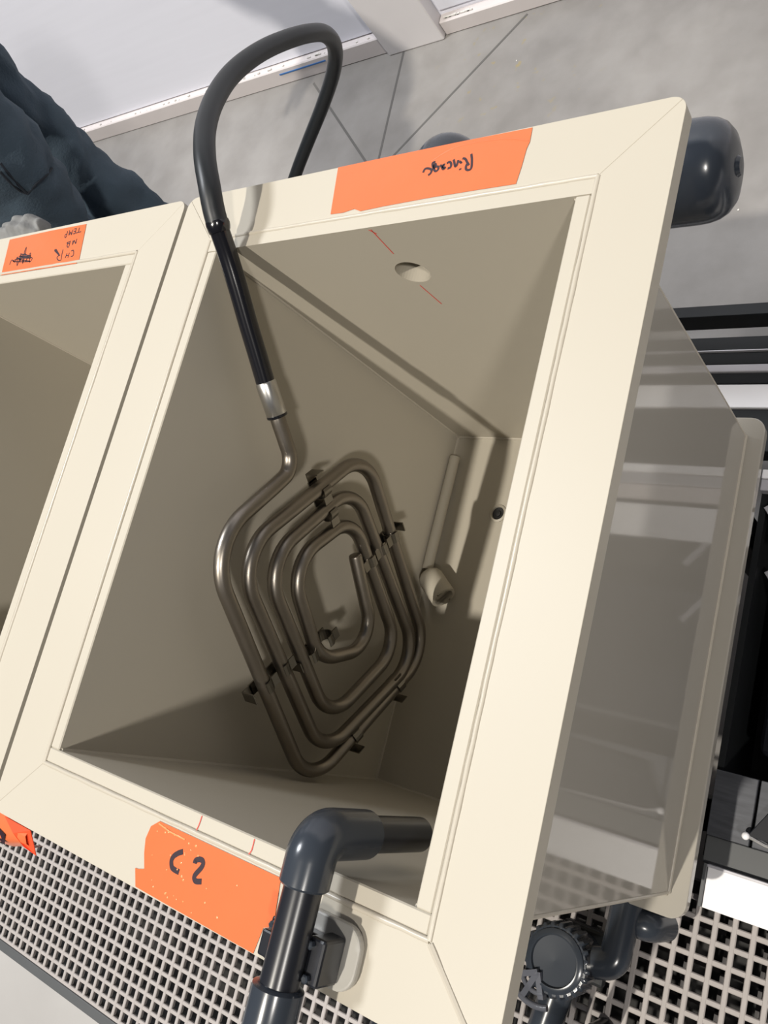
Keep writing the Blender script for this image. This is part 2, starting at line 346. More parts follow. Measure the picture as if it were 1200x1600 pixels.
    finish('corner_weld', bm, PPW, root, True)
    bm = BM()
    sweep(bm, [(x1+T, -L-T-.001, -D+.001), (x1+T, T+.001, -D+.001)], .003, 8)
    sweep(bm, [(x1+T, T, -.016), (x1+T, T, -D)], .0016, 8)
    sweep(bm, [(x0-T, -L-T-.001, -D+.001), (x1+T, -L-T-.001, -D+.001)], .003, 8)
    sweep(bm, [(x1+T, -L-T, -.016), (x1+T, -L-T, -D)], .0022, 8)
    finish('outer_weld', bm, PPW, root, True)
    return root
tank = make_tank(0, 'nearer beige plastic tank holding the steel heating coil', True)
bm = BM(); hollow(bm, [(.194, T-.001, -.0745), (.194, .085, -.0745)], .021, .0175, 32)
finish('overflow_stub', bm, PP, tank, True)
strokes_mat = REDP
bm = BM()   # red marking-out pen lines on the back wall and across the front rim
def wall_line(bm, a, b, wd=.0009):
    (x, z), (u, v) = a, b
    n = Vector((u-x, v-z)).normalized(); s = Vector((-n.y, n.x))*wd/2
    q = [(x+s.x, z+s.y), (x-s.x, z-s.y), (u-s.x, v-s.y), (u+s.x, v+s.y)]
    for yy in (-.0003,):
        f = bm.faces.new([bm.verts.new((p[0], yy, p[1])) for p in q])
bm.free()
for a, b_ in (((.195, -.003), (.1935, -.042)), ((.188, -.097), (.191, -.134)), ((.1925, -.003), (.1968, -.010))):
    bm = BM(); wall_line(bm, a, b_); finish('red_pen_line', bm, REDP, tank)
for l_ in ([(.192, -.5015), (.1915, -.508), (.1905, -.5125)], [(.248, -.5015), (.248, -.509), (.2465, -.5125)]):
    bm = BM(); ribbon(bm, l_, .0008, .0005); finish('red_pen_line', bm, REDP, tank)
bm = BM(); lathe(bm, [(.0125, -.0005), (.0125, .0015), (.0098, .003), (.0092, .0015), (.0092, -.0018), (0.0, -.0018)], (.094, -.111, -D), (0, 0, 1), 32, cap=False)
finish('drain_fitting', bm, PP, tank, True)
bm = BM(); lathe(bm, [(.0090, -.0017), (.0090, -.0006), (.0078, -.0010), (.0040, -.0013), (.0036, .0006), (0, .0010)], (.094, -.111, -D), (0, 0, 1), 24)
finish('drain_dark_disc', bm, DRK, tank, True, label='black disc standing in for the dark of the drain hole')  # black disc put in as the darkness of the hole
tank2 = make_tank(-.149-W, 'left-hand beige plastic tank with nothing inside, half out of frame', False, .07, .0735)

# corner highlight shaped as a thin tube, and the short outlet pipe
t = thing('outlet_pipe', 'short beige plastic pipe lying on the tank floor below the coil', 'pipe', (.03, -.22, -D))
bm = BM(); hollow(bm, [(.0085, -.035, -D+.0090), (.0085, -.205, -D+.0110)], .0078, .0055, 20)
finish('highlight_tube', bm, PP, t, True)
d = Vector((.040, -.034, .0)).normalized(); s = Vector((.0215, -.2160, -D+.021))
bm = BM(); p0 = s+d*.040
hollow(bm, [s, s+d*.036, p0], [.0178]*3, [.0140]*3, 32) if False else None
a = sweep(bm, [s-d*.008, s-d*.005, s-d*.001, s+d*.004, p0], [.006, .012, .016, .0178, .0178], 32, False)
b = sweep(bm, [p0, s+d*.006], [.0140, .0140], 32, False)
for k in range(32): bm.faces.new((a[-1][k], a[-1][(k+1) % 32], b[0][(k+1) % 32], b[0][k]))
bm.faces.new(a[0]); bm.faces.new(b[-1])
finish('outlet', bm, PP, t, True)

# ================================================================ heating coil
t = thing('heating_coil', 'flat spiral of grey steel tube hanging inside the nearer tank', 'heater', (.05, -.31, -D))
CX = .05
vy = [(-.2904, -.0544), (-.5068, -.2993), (-.3181, -.4801), (-.1203, -.2469), (-.2893, -.0926), (-.4701, -.3109), (-.3283, -.4605), (-.1631, -.2416), (-.2865, -.1339), (-.4307, -.3066), (-.3244, -.41), (-.1977, -.2541), (-.2772, -.1721), (-.366, -.262), (-.3328, -.3611)]
inlet = [(.049, -.1431, -.1018), (.050, -.1579, -.1170), (.050, -.1700, -.1290), (.050, -.1850, -.1325)]
A = (CX, -.2000, -.1250)
coil = fillet([A]+[(CX, y, z) for y, z in vy]+[(CX, -.240, -.279)], [.060, .052, .050, .046, .052, .050, .046, .044, .048, .046, .040, .040, .044, .046, .040], 12)
sp = catmull([(.0485, -.1370, -.0965)]+inlet+[A, tuple(coil[1])], 6)
path = sp[:-1]+coil[1:]
bm = BM(); rr = [.0081]*len(path); path.append(path[-1]+(path[-1]-path[-2]).normalized()*.002); rr.append(.0075); path.append(path[-1]+(path[-1]-path[-2]).normalized()*.0008); rr.append(.006)
sweep(bm, path, rr, 24); finish('heating_tube', bm, STEEL, t, True)
f0, f1 = Vector((.0485, -.1375, -.0970)), Vector((.0450, -.1150, -.0762)); fd = (f1-f0).normalized()
bm = BM(); lathe(bm, [(.0095, 0), (.0108, .0015), (.0108, (f1-f0).length+.004), (.0100, (f1-f0).length+.006)], f0, fd, 32)
finish('ferrule', bm, CHR, t, True, label='bright steel ferrule')
bm = BM(); lathe(bm, [(.0100, -.0018), (.0111, -.001), (.0111, .0012), (.0105, .0016)], f0, fd, 32); finish('seal_ring', bm, RUB, t, True)
# clips: a strap behind two turns with open saddles gripping the tubes
def clip(y, z, ang, n=2, pitch=.0285, first=0, foot=True):
    """(y, z) is the tube centre where the clip starts; ang points inwards across the turns"""
    u = Vector((0, math.cos(math.radians(ang)), math.sin(math.radians(ang)))); v = Vector((0, -u.z, u.y)); X = Vector((1, 0, 0)); c = Vector((CX, y, z))
    bm = BM()
    def slab(o, hu, hv, hx, ctr_x=0):
        vs = []
        for sx in (-1, 1):
            for a in (-1, 1):
                for b in (-1, 1): vs.append(bm.verts.new(o+u*a*hu+v*b*hv+X*(ctr_x+sx*hx)))
        for q in ((0, 1, 3, 2), (4, 6, 7, 5), (0, 4, 5, 1), (2, 3, 7, 6), (0, 2, 6, 4), (1, 5, 7, 3)): bm.faces.new([vs[i] for i in q])
    mid = c+u*pitch*(n-1)/2
    slab(mid, pitch*(n-1)/2+.011, .007, .0008, -.0096)
    for i in range(n):
        o = c+u*pitch*i; pts = []
        for k in range(11):      # saddle wraps the tube from behind round to the front on one side
            a = math.radians(200-k*22); pts.append(o+(X*-math.cos(math.radians(k*20))+u*math.sin(math.radians(k*20)))*.0092)
        prev = None
        for p in pts:
            q = o+(p-o)*1.12; ring = [bm.verts.new(p+v*.0065), bm.verts.new(p-v*.0065), bm.verts.new(q-v*.0065), bm.verts.new(q+v*.0065)]
            if prev:
                for j in range(4): bm.faces.new((prev[j], prev[(j+1) % 4], ring[(j+1) % 4], ring[j]))
            else: bm.faces.new(ring)
            prev = ring
        bm.faces.new(prev[::-1])
        slab(o+u*.0125, .0045, .0065, .0007, .006)
    # foot tab outside the outer turn
    slab(c-u*.015, .006, .006, .0008, -.0096)
    slab(c-u*.0205, .0008, .006, .0085, -.0018)
    return finish('clip', bm, CLIP, t)
clip(-.1860, -.1900, 228, 2); clip(-.4060, -.1840, -42, 2); clip(-.197, -.3370, 141, 3, .0255)
clip(-.3720, -.4280, 46, 1); clip(-.4420, -.3620, 46, 1); clip(-.3640, -.2430, -42, 2, .0300)
# hose: black shrink sleeve, then the thicker matt hose
t2 = thing('supply_hose', 'thick black hose looping over the back rim from the heating coil', 'hose', (-.408, .453, -1.0))
h1 = [(0.045, -0.1168, -0.0773), (0.0416, -0.0902, -0.0554), (0.0383, -0.0654, -0.0345), (0.0353, -0.0382, -0.0118), (0.0322, -0.0139, 0.0094), (0.0307, 0.0085, 0.0328), (0.0289, 0.015, 0.0371)]
p1 = catmull([h1[0]]+h1[1:], 6)
finish('shrink_sleeve', tubem(p1, [.0098]*len(p1), 24), RUB, t2, True, label='glossy black shrink sleeve')
h2 = [(0.0317, 0.0031, 0.0281), (0.0295, 0.0169, 0.0384), (0.0258, 0.0369, 0.0488), (0.0137, 0.0662, 0.055), (-0.0057, 0.1054, 0.0514), (-0.0268, 0.1521, 0.0382), (-0.0461, 0.2041, 0.0171), (-0.0598, 0.256, -0.0107), (-0.0717, 0.3091, -0.0461), (-0.0844, 0.3674, -0.0924), (-0.1039, 0.4127, -0.1369), (-0.1371, 0.4449, -0.1868), (-0.1839, 0.46, -0.2371), (-0.255, 0.4663, -0.2967), (-0.3398, 0.462, -0.3613), (-.408, .453, -.414), (-.474, .442, -.470), (-.560, .425, -.580), (-.640, .41, -.75), (-.70, .40, -.93), (-.80, .38, -.989), (-1.3, .38, -.989)]
p2 = catmull(h2, 6)
bm = BM(); sweep(bm, p2, [.0102, .0110, .0113]+[.0108]*(len(p2)-3), 24)
finish('outer_hose', bm, RUBM, t2, True)
bm = BM(); j = Vector(p2[0]); jd = (Vector(p2[3])-j).normalized(); lathe(bm, [(.0100, -.004), (.0108, -.002), (.0114, .001), (.0118, .004), (.0112, .007)], j, jd, 24, rib=lambda k, i: 1+.03*math.sin(k*1.3+i))
finish('sleeve_end', bm, RUB, t2, True)

# ================================================================ filling pipe over the front rim
PX, PZ = .3262, .0350
t = thing('filling_pipe', 'dark grey plastic pipe bending down into the tank over its front rim', 'pipe', (PX, -.53, 0))
finish('pipe', tubem([(PX, -.600, PZ), (PX, -.492, PZ)], .0126, 32), PVB, t, True)
e = fillet([(PX, -.505, PZ), (PX, -.4745, PZ), (PX, -.4745, -.018)], .018, 12)
bm = BM(); sweep(bm, [(PX, -.5065, PZ), (PX, -.505, PZ)]+e[1:]+[(PX, -.4745, -.0195)], [.0148, .0163]+[.0165]*(len(e)-2)+[.0163, .0148], 32)
finish('elbow', bm, PVC, t, True)
bm = BM(); s0 = (PX, -.4745, -.012)
a = sweep(bm, [(PX, -.4745, -.012), (PX, -.4745, -.089)], .0125, 32, False); b = sweep(bm, [(PX, -.4745, -.089), (PX, -.4745, -.03)], .0105, 32, False)
for k in range(32): bm.faces.new((a[-1][k], a[-1][(k+1) % 32], b[0][(k+1) % 32], b[0][k]))
bm.faces.new(a[0]); bm.faces.new(b[-1]); finish('spout', bm, PVB, t, True)
bm = BM(); lathe(bm, [(.0135, 0), (.0165, .0015), (.0165, .085), (.0150, .087)], (PX, -.5640, PZ), (0, -1, 0), 32); finish('coupling', bm, PVC, t, True)
bm = BM(); sweep(bm, fillet([(PX, -.655, PZ), (PX, -.700, PZ), (PX, -.700, -.6195)], .03, 10), .0126, 24); finish('down_pipe', bm, PVB, t, True)
# saddle clamp and its rounded pad
c = thing('pipe_clamp', 'black pipe clamp on a rounded grey pad at the front rim', 'clamp', (PX, -.545, 0))
pad = prism(rounded(PX-.022, -.5640, PX+.0335, -.5240, .014), .0003, .0065, .0015)
finish('pad', pad, mat('beige_grey_pad', (.40, .385, .35), .3), c)
bm = BM()
box(bm, (PX-.030, -.5615, .0066), (PX-.0125, -.5350, .0200), .0015); box(bm, (PX+.0095, -.5600, .0066), (PX+.0225, -.5320, .0290), .002)
box(bm, (PX-.0140, -.5585, .0066), (PX+.0140, -.5350, .0150), .001)
box(bm, (PX-.0250, -.5560, .0190), (PX-.0130, -.5400, .0330), .0015)
finish('clamp_body', bm, PVB, c)
bm = BM()
prev = None
for k in range(13):
    a = math.radians(-20+k*18.5); ring = []
    for rr, yy in ((.0128, -.5550), (.0128, -.5430), (.0150, -.5430), (.0150, -.5550)): ring.append(bm.verts.new((PX+rr*math.cos(a), yy, PZ+rr*math.sin(a))))
    if prev:
        for j in range(4): bm.faces.new((prev[j], prev[(j+1) % 4], ring[(j+1) % 4], ring[j]))
    else: bm.faces.new(ring)
    prev = ring
bm.faces.new(prev[::-1]); bm.free()
for (x, y) in ((PX+.0150, -.5560), (PX+.0125, -.5370), (PX-.0265, -.5400), (PX-.0265, -.5560)):
    bm = BM(); z = .0290 if x > PX else .0200; lathe(bm, [(.0028, 0), (.0028, .0028), (.0018, .0034), (0, .0034)], (x, y, z), (0, 0, 1), 6); finish('clamp_bolt', bm, PVC, c)
# second pipe: inlet elbow under the rim, run into the tank's front wall
t = thing('feed_pipe', 'dark grey elbow and pipe half hidden below the front rim', 'pipe', (.36, -.6, -.10))
e = fillet([(.322, -.640, -.045), (.366, -.622, -.048), (.366, -.570, -.050)], .022, 10)
finish('elbow', tubem(e, .0180, 28), PVC, t, True)
finish('pipe', tubem([(.366, -.575, -.050), (.366, -.514, -.050)], .0140, 24), PVB, t, True)
bm = BM(); lathe(bm, [(.014, -.004), (.0175, -.002), (.0175, .030), (.0150, .032)], (.322, -.640, -.045), (-1, -.42, 0), 28); finish('socket', bm, PVC, t, True)

# ================================================================ tapes
RINSE = None
def tape(name_label, cat, poly, write, z=.0007, wd=.0011, extra=None, group=None):
    cx = sum(p[0] for p in poly)/len(poly); cy = sum(p[1] for p in poly)/len(poly)
    t = thing('orange_tape', name_label, cat, (cx, cy, 0))
    bm = BM(); vs = [bm.verts.new((x, y, .0003)) for x, y in poly]; f = bm.faces.new(vs)
    r = bmesh.ops.extrude_face_region(bm, geom=[f]); bmesh.ops.translate(bm, verts=[v for v in r['geom'] if isinstance(v, bmesh.types.BMVert)], vec=(0, 0, .0003))
    finish('tape_strip', bm, ORA, t)
    if write and len(write) < 3:
        for l_ in write: strokes('handwriting', [l_], wd, z, INK, t)
    elif write: strokes('handwriting', write, wd, z, INK, t)['kind'] = 'stuff'
    return t
tp1 = tape('orange tape marked Rincage on the back rim', 'tape', [(.1375, .0700), (.200, .0702), (.270, .0700), (.3365, .0690), (.3372, .0560), (.3358, .0500), (.3352, .0350), (.3338, .0190), (.300, .0195), (.250, .0198), (.205, .0190), (.180, .0180), (.172, .0215), (.160, .0195), (.1450, .0200), (.1435, .030)], RINSE_S, wd=.0021)
finish('crease', tubem(catmull([(.245, .056, .0004), (.262, .064, .0004), (.285, .066, .0004), (.315, .063, .0004), (.336, .057, .0004)], 4), .0006, 6), ORA, tp1, True)
tp2 = tape('torn orange tape marked C2 on the front rim', 'tape', [(.1500, -.5178), (.200, -.5178), (.2800, -.5178), (.2830, -.5400), (.2850, -.5480), (.2760, -.5520), (.2730, -.5698), (.200, -.5695), (.1440, -.5690), (.1380, -.5570), (.1420, -.5565), (.1480, -.5545), (.1430, -.5440), (.1400, -.5340), (.1420, -.5240)], CODE_S, wd=.0040)
TR = mat('torn_tape_layer', (.75, .30, .12), .2, bump=.8, bscale=120)
random.seed(11)
for i in range(34):      # trapped bubbles and torn flecks
    x = random.gauss(.175, .020) if i < 24 else random.uniform(.16, .26); y = random.uniform(-.566, -.522)
    if not .147 < x < .275: continue
    rr = random.uniform(.0004, .0011); bm = BM(); lathe(bm, [(rr, 0), (rr*.8, rr*.35), (rr*.3, rr*.5), (0, rr*.52)], (x, y, .00055), (0, 0, 1), 8); finish('bubble', bm, TR, tp2, True)
finish('fold', tubem([(.150, -.5195, .0005), (.164, -.5215, .0008), (.182, -.5220, .0005)], .0007, 8), TR, tp2, True)
tp3 = tape('orange tape with CH NB TEMP and a scribble on the left tank', 'tape', [(-.2560, .0655), (-.2445, .0150), (-.2480, .0115), (-.330, .0120), (-.4170, .0122), (-.4290, .0660), (-.3300, .0665)], NOTE_S, wd=.0013)
# curled scrap hanging from the front edge over both tanks
t = thing('orange_tape', 'curled orange tape scrap hanging off the front edge at the tank gap', 'tape', (-.08, -.585, -.03))
bm = BM(); rows = []
for i in range(13):
    x = -.150+.145*i/12; s = math.sin(math.pi*i/12); lift = .010+.004*math.sin(i*1.1); row = []
    for (yy, zz) in ((-.5708, -.003), (-.5775-.004*s, -.0005), (-.584-.008*s, -.004), (-.588-.011*s, -.012-.004*s), (-.586-.013*s, -.022-.006*s)):
        row.append(bm.verts.new((x+.006*math.sin(i), yy, zz)))
    rows.append(row)
for a, b in zip(rows, rows[1:]):
    for k in range(4): bm.faces.new((a[k], a[k+1], b[k+1], b[k]))
r = bmesh.ops.extrude_face_region(bm, geom=list(bm.faces)); bmesh.ops.translate(bm, verts=[v for v in r['geom'] if isinstance(v, bmesh.types.BMVert)], vec=(0, 0, .0004))
finish('tape_strip', bm, ORA, t, True)
bm = BM()
q = [(-.046, -.5712, -.001), (-.004, -.5712, -.001), (.001, -.580, -.004), (-.002, -.592, -.013), (-.012, -.588, -.006), (-.026, -.580, -.0005)]
f = bm.faces.new([bm.verts.new(p) for p in q]); r = bmesh.ops.extrude_face_region(bm, geom=[f]); bmesh.ops.translate(bm, verts=[v for v in r['geom'] if isinstance(v, bmesh.types.BMVert)], vec=(0, 0, .0009))
finish('fold', bm, RED, t, label='red-orange folded back')
bm = BM(); f = bm.faces.new([bm.verts.new(p) for p in [(-.054, -.5805, .0000), (-.038, -.5850, -.0010), (-.041, -.5950, -.0060), (-.056, -.5920, -.0055)]])
r = bmesh.ops.extrude_face_region(bm, geom=[f]); bmesh.ops.translate(bm, verts=[v for v in r['geom'] if isinstance(v, bmesh.types.BMVert)], vec=(0, 0, .0006)); finish('handwriting', bm, INK, t)

# ================================================================ pipework behind the tanks
t = thing('overflow_elbow', 'dark grey plastic elbow peeping over the back rim behind the Rincage tape', 'pipe', (.194, .12, -.15))
e = fillet([(.194, .070, -.0745), (.194, .132, -.0745), (.194, .132, -.140)], .026, 10)
bm = BM(); sweep(bm, e, [.024]+[.0265]*(len(e)-1), 32); finish('elbow', bm, PVC, t, True)
t = thing('collector_pipe', 'large dark grey capped pipe sticking out behind the right corner', 'pipe', (.2, .17, -1.0))
CY, CZ = .165, -.208
finish('pipe', tubem([(-.62, CY, CZ), (.350, CY, CZ)], .042, 48), PVC, t, True)
bm = BM(); lathe(bm, [(.045, 0), (.0485, .003), (.0485, .062), (.0478, .072), (.0455, .081), (.0415, .088), (.0340, .0940), (.0210, .0980), (.0100, .0985), (.0080, .1015), (0, .102)], (.333, CY, CZ), (1, 0, 0), 64); finish('end_cap', bm, PVC, t, True)
for x in (-.45, .05): finish('stand', boxm((x-.02, CY-.03, -1.0), (x+.02, CY+.03, CZ-.041), .003), BLK, t)

# ================================================================ valve with its pipes under the tank
t = thing('ball_valve', 'dark grey plastic ball valve with a ribbed nut on the grating', 'valve', (.27, -.64, -.60))
VX, VY, VZ = .2940, -.622, -.505
bm = BM(); lathe(bm, [(.034, -.030), (.0385, -.028), (.0385, 0), (.036, .003), (.031, .0035)], (VX, VY, VZ), (0, 0, 1), 144, rib=lambda k, i: (1.03 if (k % 6) < 3 else .955) if 0 < i < 3 else 1); finish('union_nut', bm, PVC, t, True, label='ribbed union nut')
bm = BM(); lathe(bm, [(.0335, .001), (.0335, .005), (.0300, .0075), (.0270, .0078), (.0260, .0045), (0, .0035)], (VX, VY, VZ), (0, 0, 1), 48); finish('nut_face', bm, PVC, t, True)
bm = BM(); lathe(bm, [(.018, -.085), (.024, -.080), (.027, -.05), (.026, -.03)], (VX, VY, VZ), (0, 0, 1), 40); finish('valve_body', bm, PVC, t, True)
finish('stub', tubem([(VX+.020, VY+.004, VZ-.012), (VX+.050, VY+.014, VZ-.012)], .0140, 28), PVB, t, True)
e = fillet([(VX+.040, VY+.012, VZ-.012), (VX+.060, VY+.018, VZ-.012), (VX+.060, VY+.085, VZ-.020)], .018, 10)
finish('elbow', tubem(e, .0170, 32), PVC, t, True)
e = fillet([(VX+.060, VY+.066, VZ-.028), (VX+.083, VY+.064, VZ-.028), (VX+.092, VY+.065, VZ-.065)], .016, 8)
finish('second_elbow', tubem(e, .0165, 32), PVC, t, True)
finish('pipe', tubem([(VX+.060, VY+.08, VZ-.038), (VX+.02, VY+.20, VZ-.045)], .0150, 24), PVB, t, True)
# ribbed handle and lower pipe
bm = BM(); HX, HY, HZ = VX-.027, VY-.035, VZ+.006
for a, l in ((205, .040), (245, .034), (285, .028)):
    d = Vector((math.cos(math.radians(a)), math.sin(math.radians(a)), 0)); n = Vector((-d.y, d.x, 0)); o = Vector((HX+.012, HY+.018, HZ)); vs = []
    for s in (0, l):
        for w_ in (-.0032, .0032):
            for z in (-.012, .004 if s == 0 else -.002): vs.append(bm.verts.new(o+d*s+n*w_+Vector((0, 0, z))))
    for q in ((0, 1, 3, 2), (4, 6, 7, 5), (0, 4, 5, 1), (2, 3, 7, 6), (0, 2, 6, 4), (1, 5, 7, 3)): bm.faces.new([vs[i] for i in q])
prev = []
sweep(bm, [(HX+.012+.038*math.cos(math.radians(a)), HY+.018+.036*math.sin(math.radians(a)), HZ-.005) for a in range(195, 300, 9)], .0038, 10)
sweep(bm, [(HX+.012+.022*math.cos(math.radians(a)), HY+.018+.022*math.sin(math.radians(a)), HZ-.003) for a in range(195, 300, 9)], .0030, 10)
finish('handle', bm, mat('grey_glossy_plastic', (.10, .105, .125), .18), t, True, label='spoked grey handle')
finish('lower_pipe', tubem([(VX-.004, VY-.020, VZ-.040), (VX-.036, VY-.200, VZ-.055)], .0190, 28), PVC, t, True)
bm = BM(); box(bm, (VX-.030, VY-.030, -.600), (VX+.030, VY+.030, VZ-.080), .004); finish('foot', bm, BLK, t)

# ================================================================ frame below the tanks and grating platform
f = thing('support_frame', 'black steel frame carrying both tanks, hidden under them', 'frame', (-.1, -.25, -1.0))
for y in (-.07, -.43): finish('cross_beam', boxm((-.60, y-.02, -.564), (.40, y+.02, -.5241), .002), BLK, f)
for x in (-.58, .375):
    for y in (-.07, -.43): finish('leg', boxm((x-.02, y-.02, -1.0), (x+.02, y+.02, -.564), .002), BLK, f)
P, GZ = .0207, -.620
GX0, GX1, GY0, GY1 = -1.3733, .860, -1.020, -.523
g = thing('grating_platform', 'light grey square-mesh grating platform in front of the tanks', 'platform', (-.06, -.77, -1.0))
nx = int(round((GX1-GX0)/P)); ny = int(round((GY1-GY0)/P)); bw = .0033
def bar_mesh(length, axis, top):
    bm = BM(); h = .007; prof = [(-bw, top-.0012), (-bw+.0010, top), (bw-.0010, top), (bw, top-.0012), (bw-.0008, top-h), (-bw+.0008, top-h)]
    ends = []
    for s in (0, length): ends.append([bm.verts.new((p[0], s, p[1]) if axis == 1 else (s, p[0], p[1])) for p in prof])
    for k in range(6): bm.faces.new((ends[0][k], ends[0][(k+1) % 6], ends[1][(k+1) % 6], ends[1][k]))
    bm.faces.new(ends[0][::-1]); bm.faces.new(ends[1]); bmesh.ops.recalc_face_normals(bm, faces=bm.faces)
    me = bpy.data.meshes.new('grating_bar'); bm.to_mesh(me); bm.free(); me.materials.append(GRT); return me
my = bar_mesh(ny*P, 1, 0); mx_ = bar_mesh(nx*P, 0, -.0004); base = g.location
for i in range(nx+1):
    o = bpy.data.objects.new('grating_bar', my); COL.objects.link(o); o.parent = g; o.location = Vector((GX0+i*P, GY0, GZ+ZB))-base
for j in range(ny+1):
    o = bpy.data.objects.new('cross_bar', mx_); COL.objects.link(o); o.parent = g; o.location = Vector((GX0, GY0+j*P, GZ+ZB))-base
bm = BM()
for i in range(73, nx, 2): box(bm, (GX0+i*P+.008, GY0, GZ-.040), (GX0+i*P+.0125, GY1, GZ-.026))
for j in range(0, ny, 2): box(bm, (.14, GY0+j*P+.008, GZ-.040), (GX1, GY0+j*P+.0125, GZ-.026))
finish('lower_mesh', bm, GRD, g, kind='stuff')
finish('edge_channel', boxm((GX0-.02, GY0-.020, -.80), (GX1+.02, GY0-.0035, GZ+.001), .0015), KRB, g)
finish('dark_sheet', boxm((GX0-.02, GY0-.024, -.80), (GX1+.02, GY1, -.77)), DRK, g)  # near-black sheet added so the grating holes look dark
for x in (-1.3, -.1, .8):
    for y in (-1.0, -.56): finish('leg', boxm((x-.02, y-.02, -1.0), (x+.02, y+.02, -.80)), BLK, g)

# ================================================================ equipment to the right of the tank
r_ = thing('rail_rack', 'rack of black and pale rails running right behind the tank', 'rack', (.75, .16, -1.0))
def rail(y0, y1, z0, z1, m_, x0=.20, x1=1.02, bev=.0015, lab=None): finish('rail', boxm((x0, y0, z0), (x1, y1, z1), bev), m_, r_, label=lab)
rail(.2270, .2440, -.640, -.600, BLK)
rail(.1740, .1950, -.640, -.602, BLK)
rail(.1728, .1742, -.640, -.600, LGT, bev=0)  # highlight on the beam edge, built as a thin pale strip
rail(.1535, .1722, -.640, -.603, BLK)
rail(.1420, .1530, -.640, -.601, LGT, lab='pale aluminium rail')
rail(.1250, .1410, -.640, -.603, BLK)
rail(.0900, .1235, -.625, -.601, WHT, lab='broad white rail')
rail(.0300, .0890, -.640, -.604, BLK)
for x in (.50, .98): finish('post', boxm((x-.02, .05, -1.0), (x+.02, .24, -.6405), .002), BLK, r_)
q = thing('equipment_bay', 'open black equipment bay right of the tank with dark brushed plate', 'cabinet', (.9, -.2, -1.0))
finish('bottom_plate', boxm((.402, -.475, -.80), (1.02, .025, -.765)), DRK, q)
finish('back_plate', boxm((.43, .010, -.80), (1.02, .026, -.604)), BLK, q)
finish('cross_bar', boxm((.402, -.006, -.618), (1.02, .006, -.604), .001), WHT, q, label='thin white cross bar')
finish('cross_bar', boxm((.402, -.022, -.622), (1.02, -.0065, -.606), .001), LGT, q, label='bluish pale cross bar')
finish('label_plate', boxm((.432, -.045, -.612), (1.0, -.024, -.604), .001), SKIRT, q, label='pale plate')
finish('cover_plate', boxm((.432, -.098, -.612), (1.0, -.052, -.604), .001), WHT, q, label='white plate')
d = Vector((1, -1.35, 0)).normalized()
for (x, y, wd, ln, zt) in ((.412, -.040, .0045, .11, -.612), (.418, -.118, .004, .10, -.640)):
    n = Vector((-d.y, d.x, 0))*wd; a = Vector((x, y, 0)); b = a+d*ln
    finish('brace', prism([((a+n).x, (a+n).y), ((a-n).x, (a-n).y), ((b-n).x, (b-n).y), ((b+n).x, (b+n).y)], zt-.02, zt, .0008), LGT, q, label='slanting pale brace')
finish('side_wall', boxm((.402, -.475, -.80), (.410, .01, -.62)), BLK, q)
finish('motor_cover', boxm((.435, -.345, -.765), (.62, -.150, -.66), .012, 3), PVB, q)
finish('brushed_plate', boxm((.404, -.450, -.622), (.4515, -.374, -.610), .0008, 1), BRU, q, label='dark brushed plate left of the slit')
finish('brushed_plate', boxm((.4545, -.450, -.622), (.90, -.374, -.610), .0008, 1), BRU, q, label='dark brushed plate right of the slit')
finish('lower_ledge', boxm((.404, -.482, -.640), (1.0, -.4505, -.614), .001), KRB, q)
finish('black_flap', prism([(.4500, -.4380), (.4800, -.3880), (.70, -.380), (.70, -.4480)], -.6085, -.5990, .001), PVB, q)
bm = BM(); sweep(bm, [(.4500, -.4380, -.600), (.4700, -.4430, -.600), (.70, -.4520, -.600)], .0022, 8); finish('flap_edge', bm, CHR, q, True, label='bright metal edge of the flap')
bm = BM(); bmesh.ops.create_uvsphere(bm, u_segments=16, v_segments=10, radius=.0045); bmesh.ops.translate(bm, verts=bm.verts, vec=(.4490, -.4385, -.598)); finish('flap_knob', bm, WHT, q, True)
w_ = thing('white_panel', 'bright white sheet lying on the grating beside the tank foot', 'panel', (.66, -.51, -.62))
finish('sheet', boxm((.4115, -.5305, -.6195), (.95, -.4850, -.6120), .001), WHT, w_)
finish('upstand', boxm((.4115, -.4848, -.640), (.95, -.4815, -.606), .0008), LGT, w_)
finish('end_edge', boxm((.4075, -.5300, -.640), (.4113, -.4815, -.607), .0005), KRB, w_)

# white machine beyond the right edge of the frame; its image shows in the tank side
v = thing('control_cabinet', 'low white control cabinet standing right of the tank', 'cabinet', (1.2, -.1, -1.0))
finish('body', boxm((1.05, -.45, -1.0), (1.45, .25, -.35), .006), WHT, v)
finish('door', boxm((1.044, -.43, -.96), (1.0499, .23, -.40), .002), LGT, v)
finish('handle', boxm((1.030, -.39, -.70), (1.0439, -.37, -.60), .003), BLK, v)

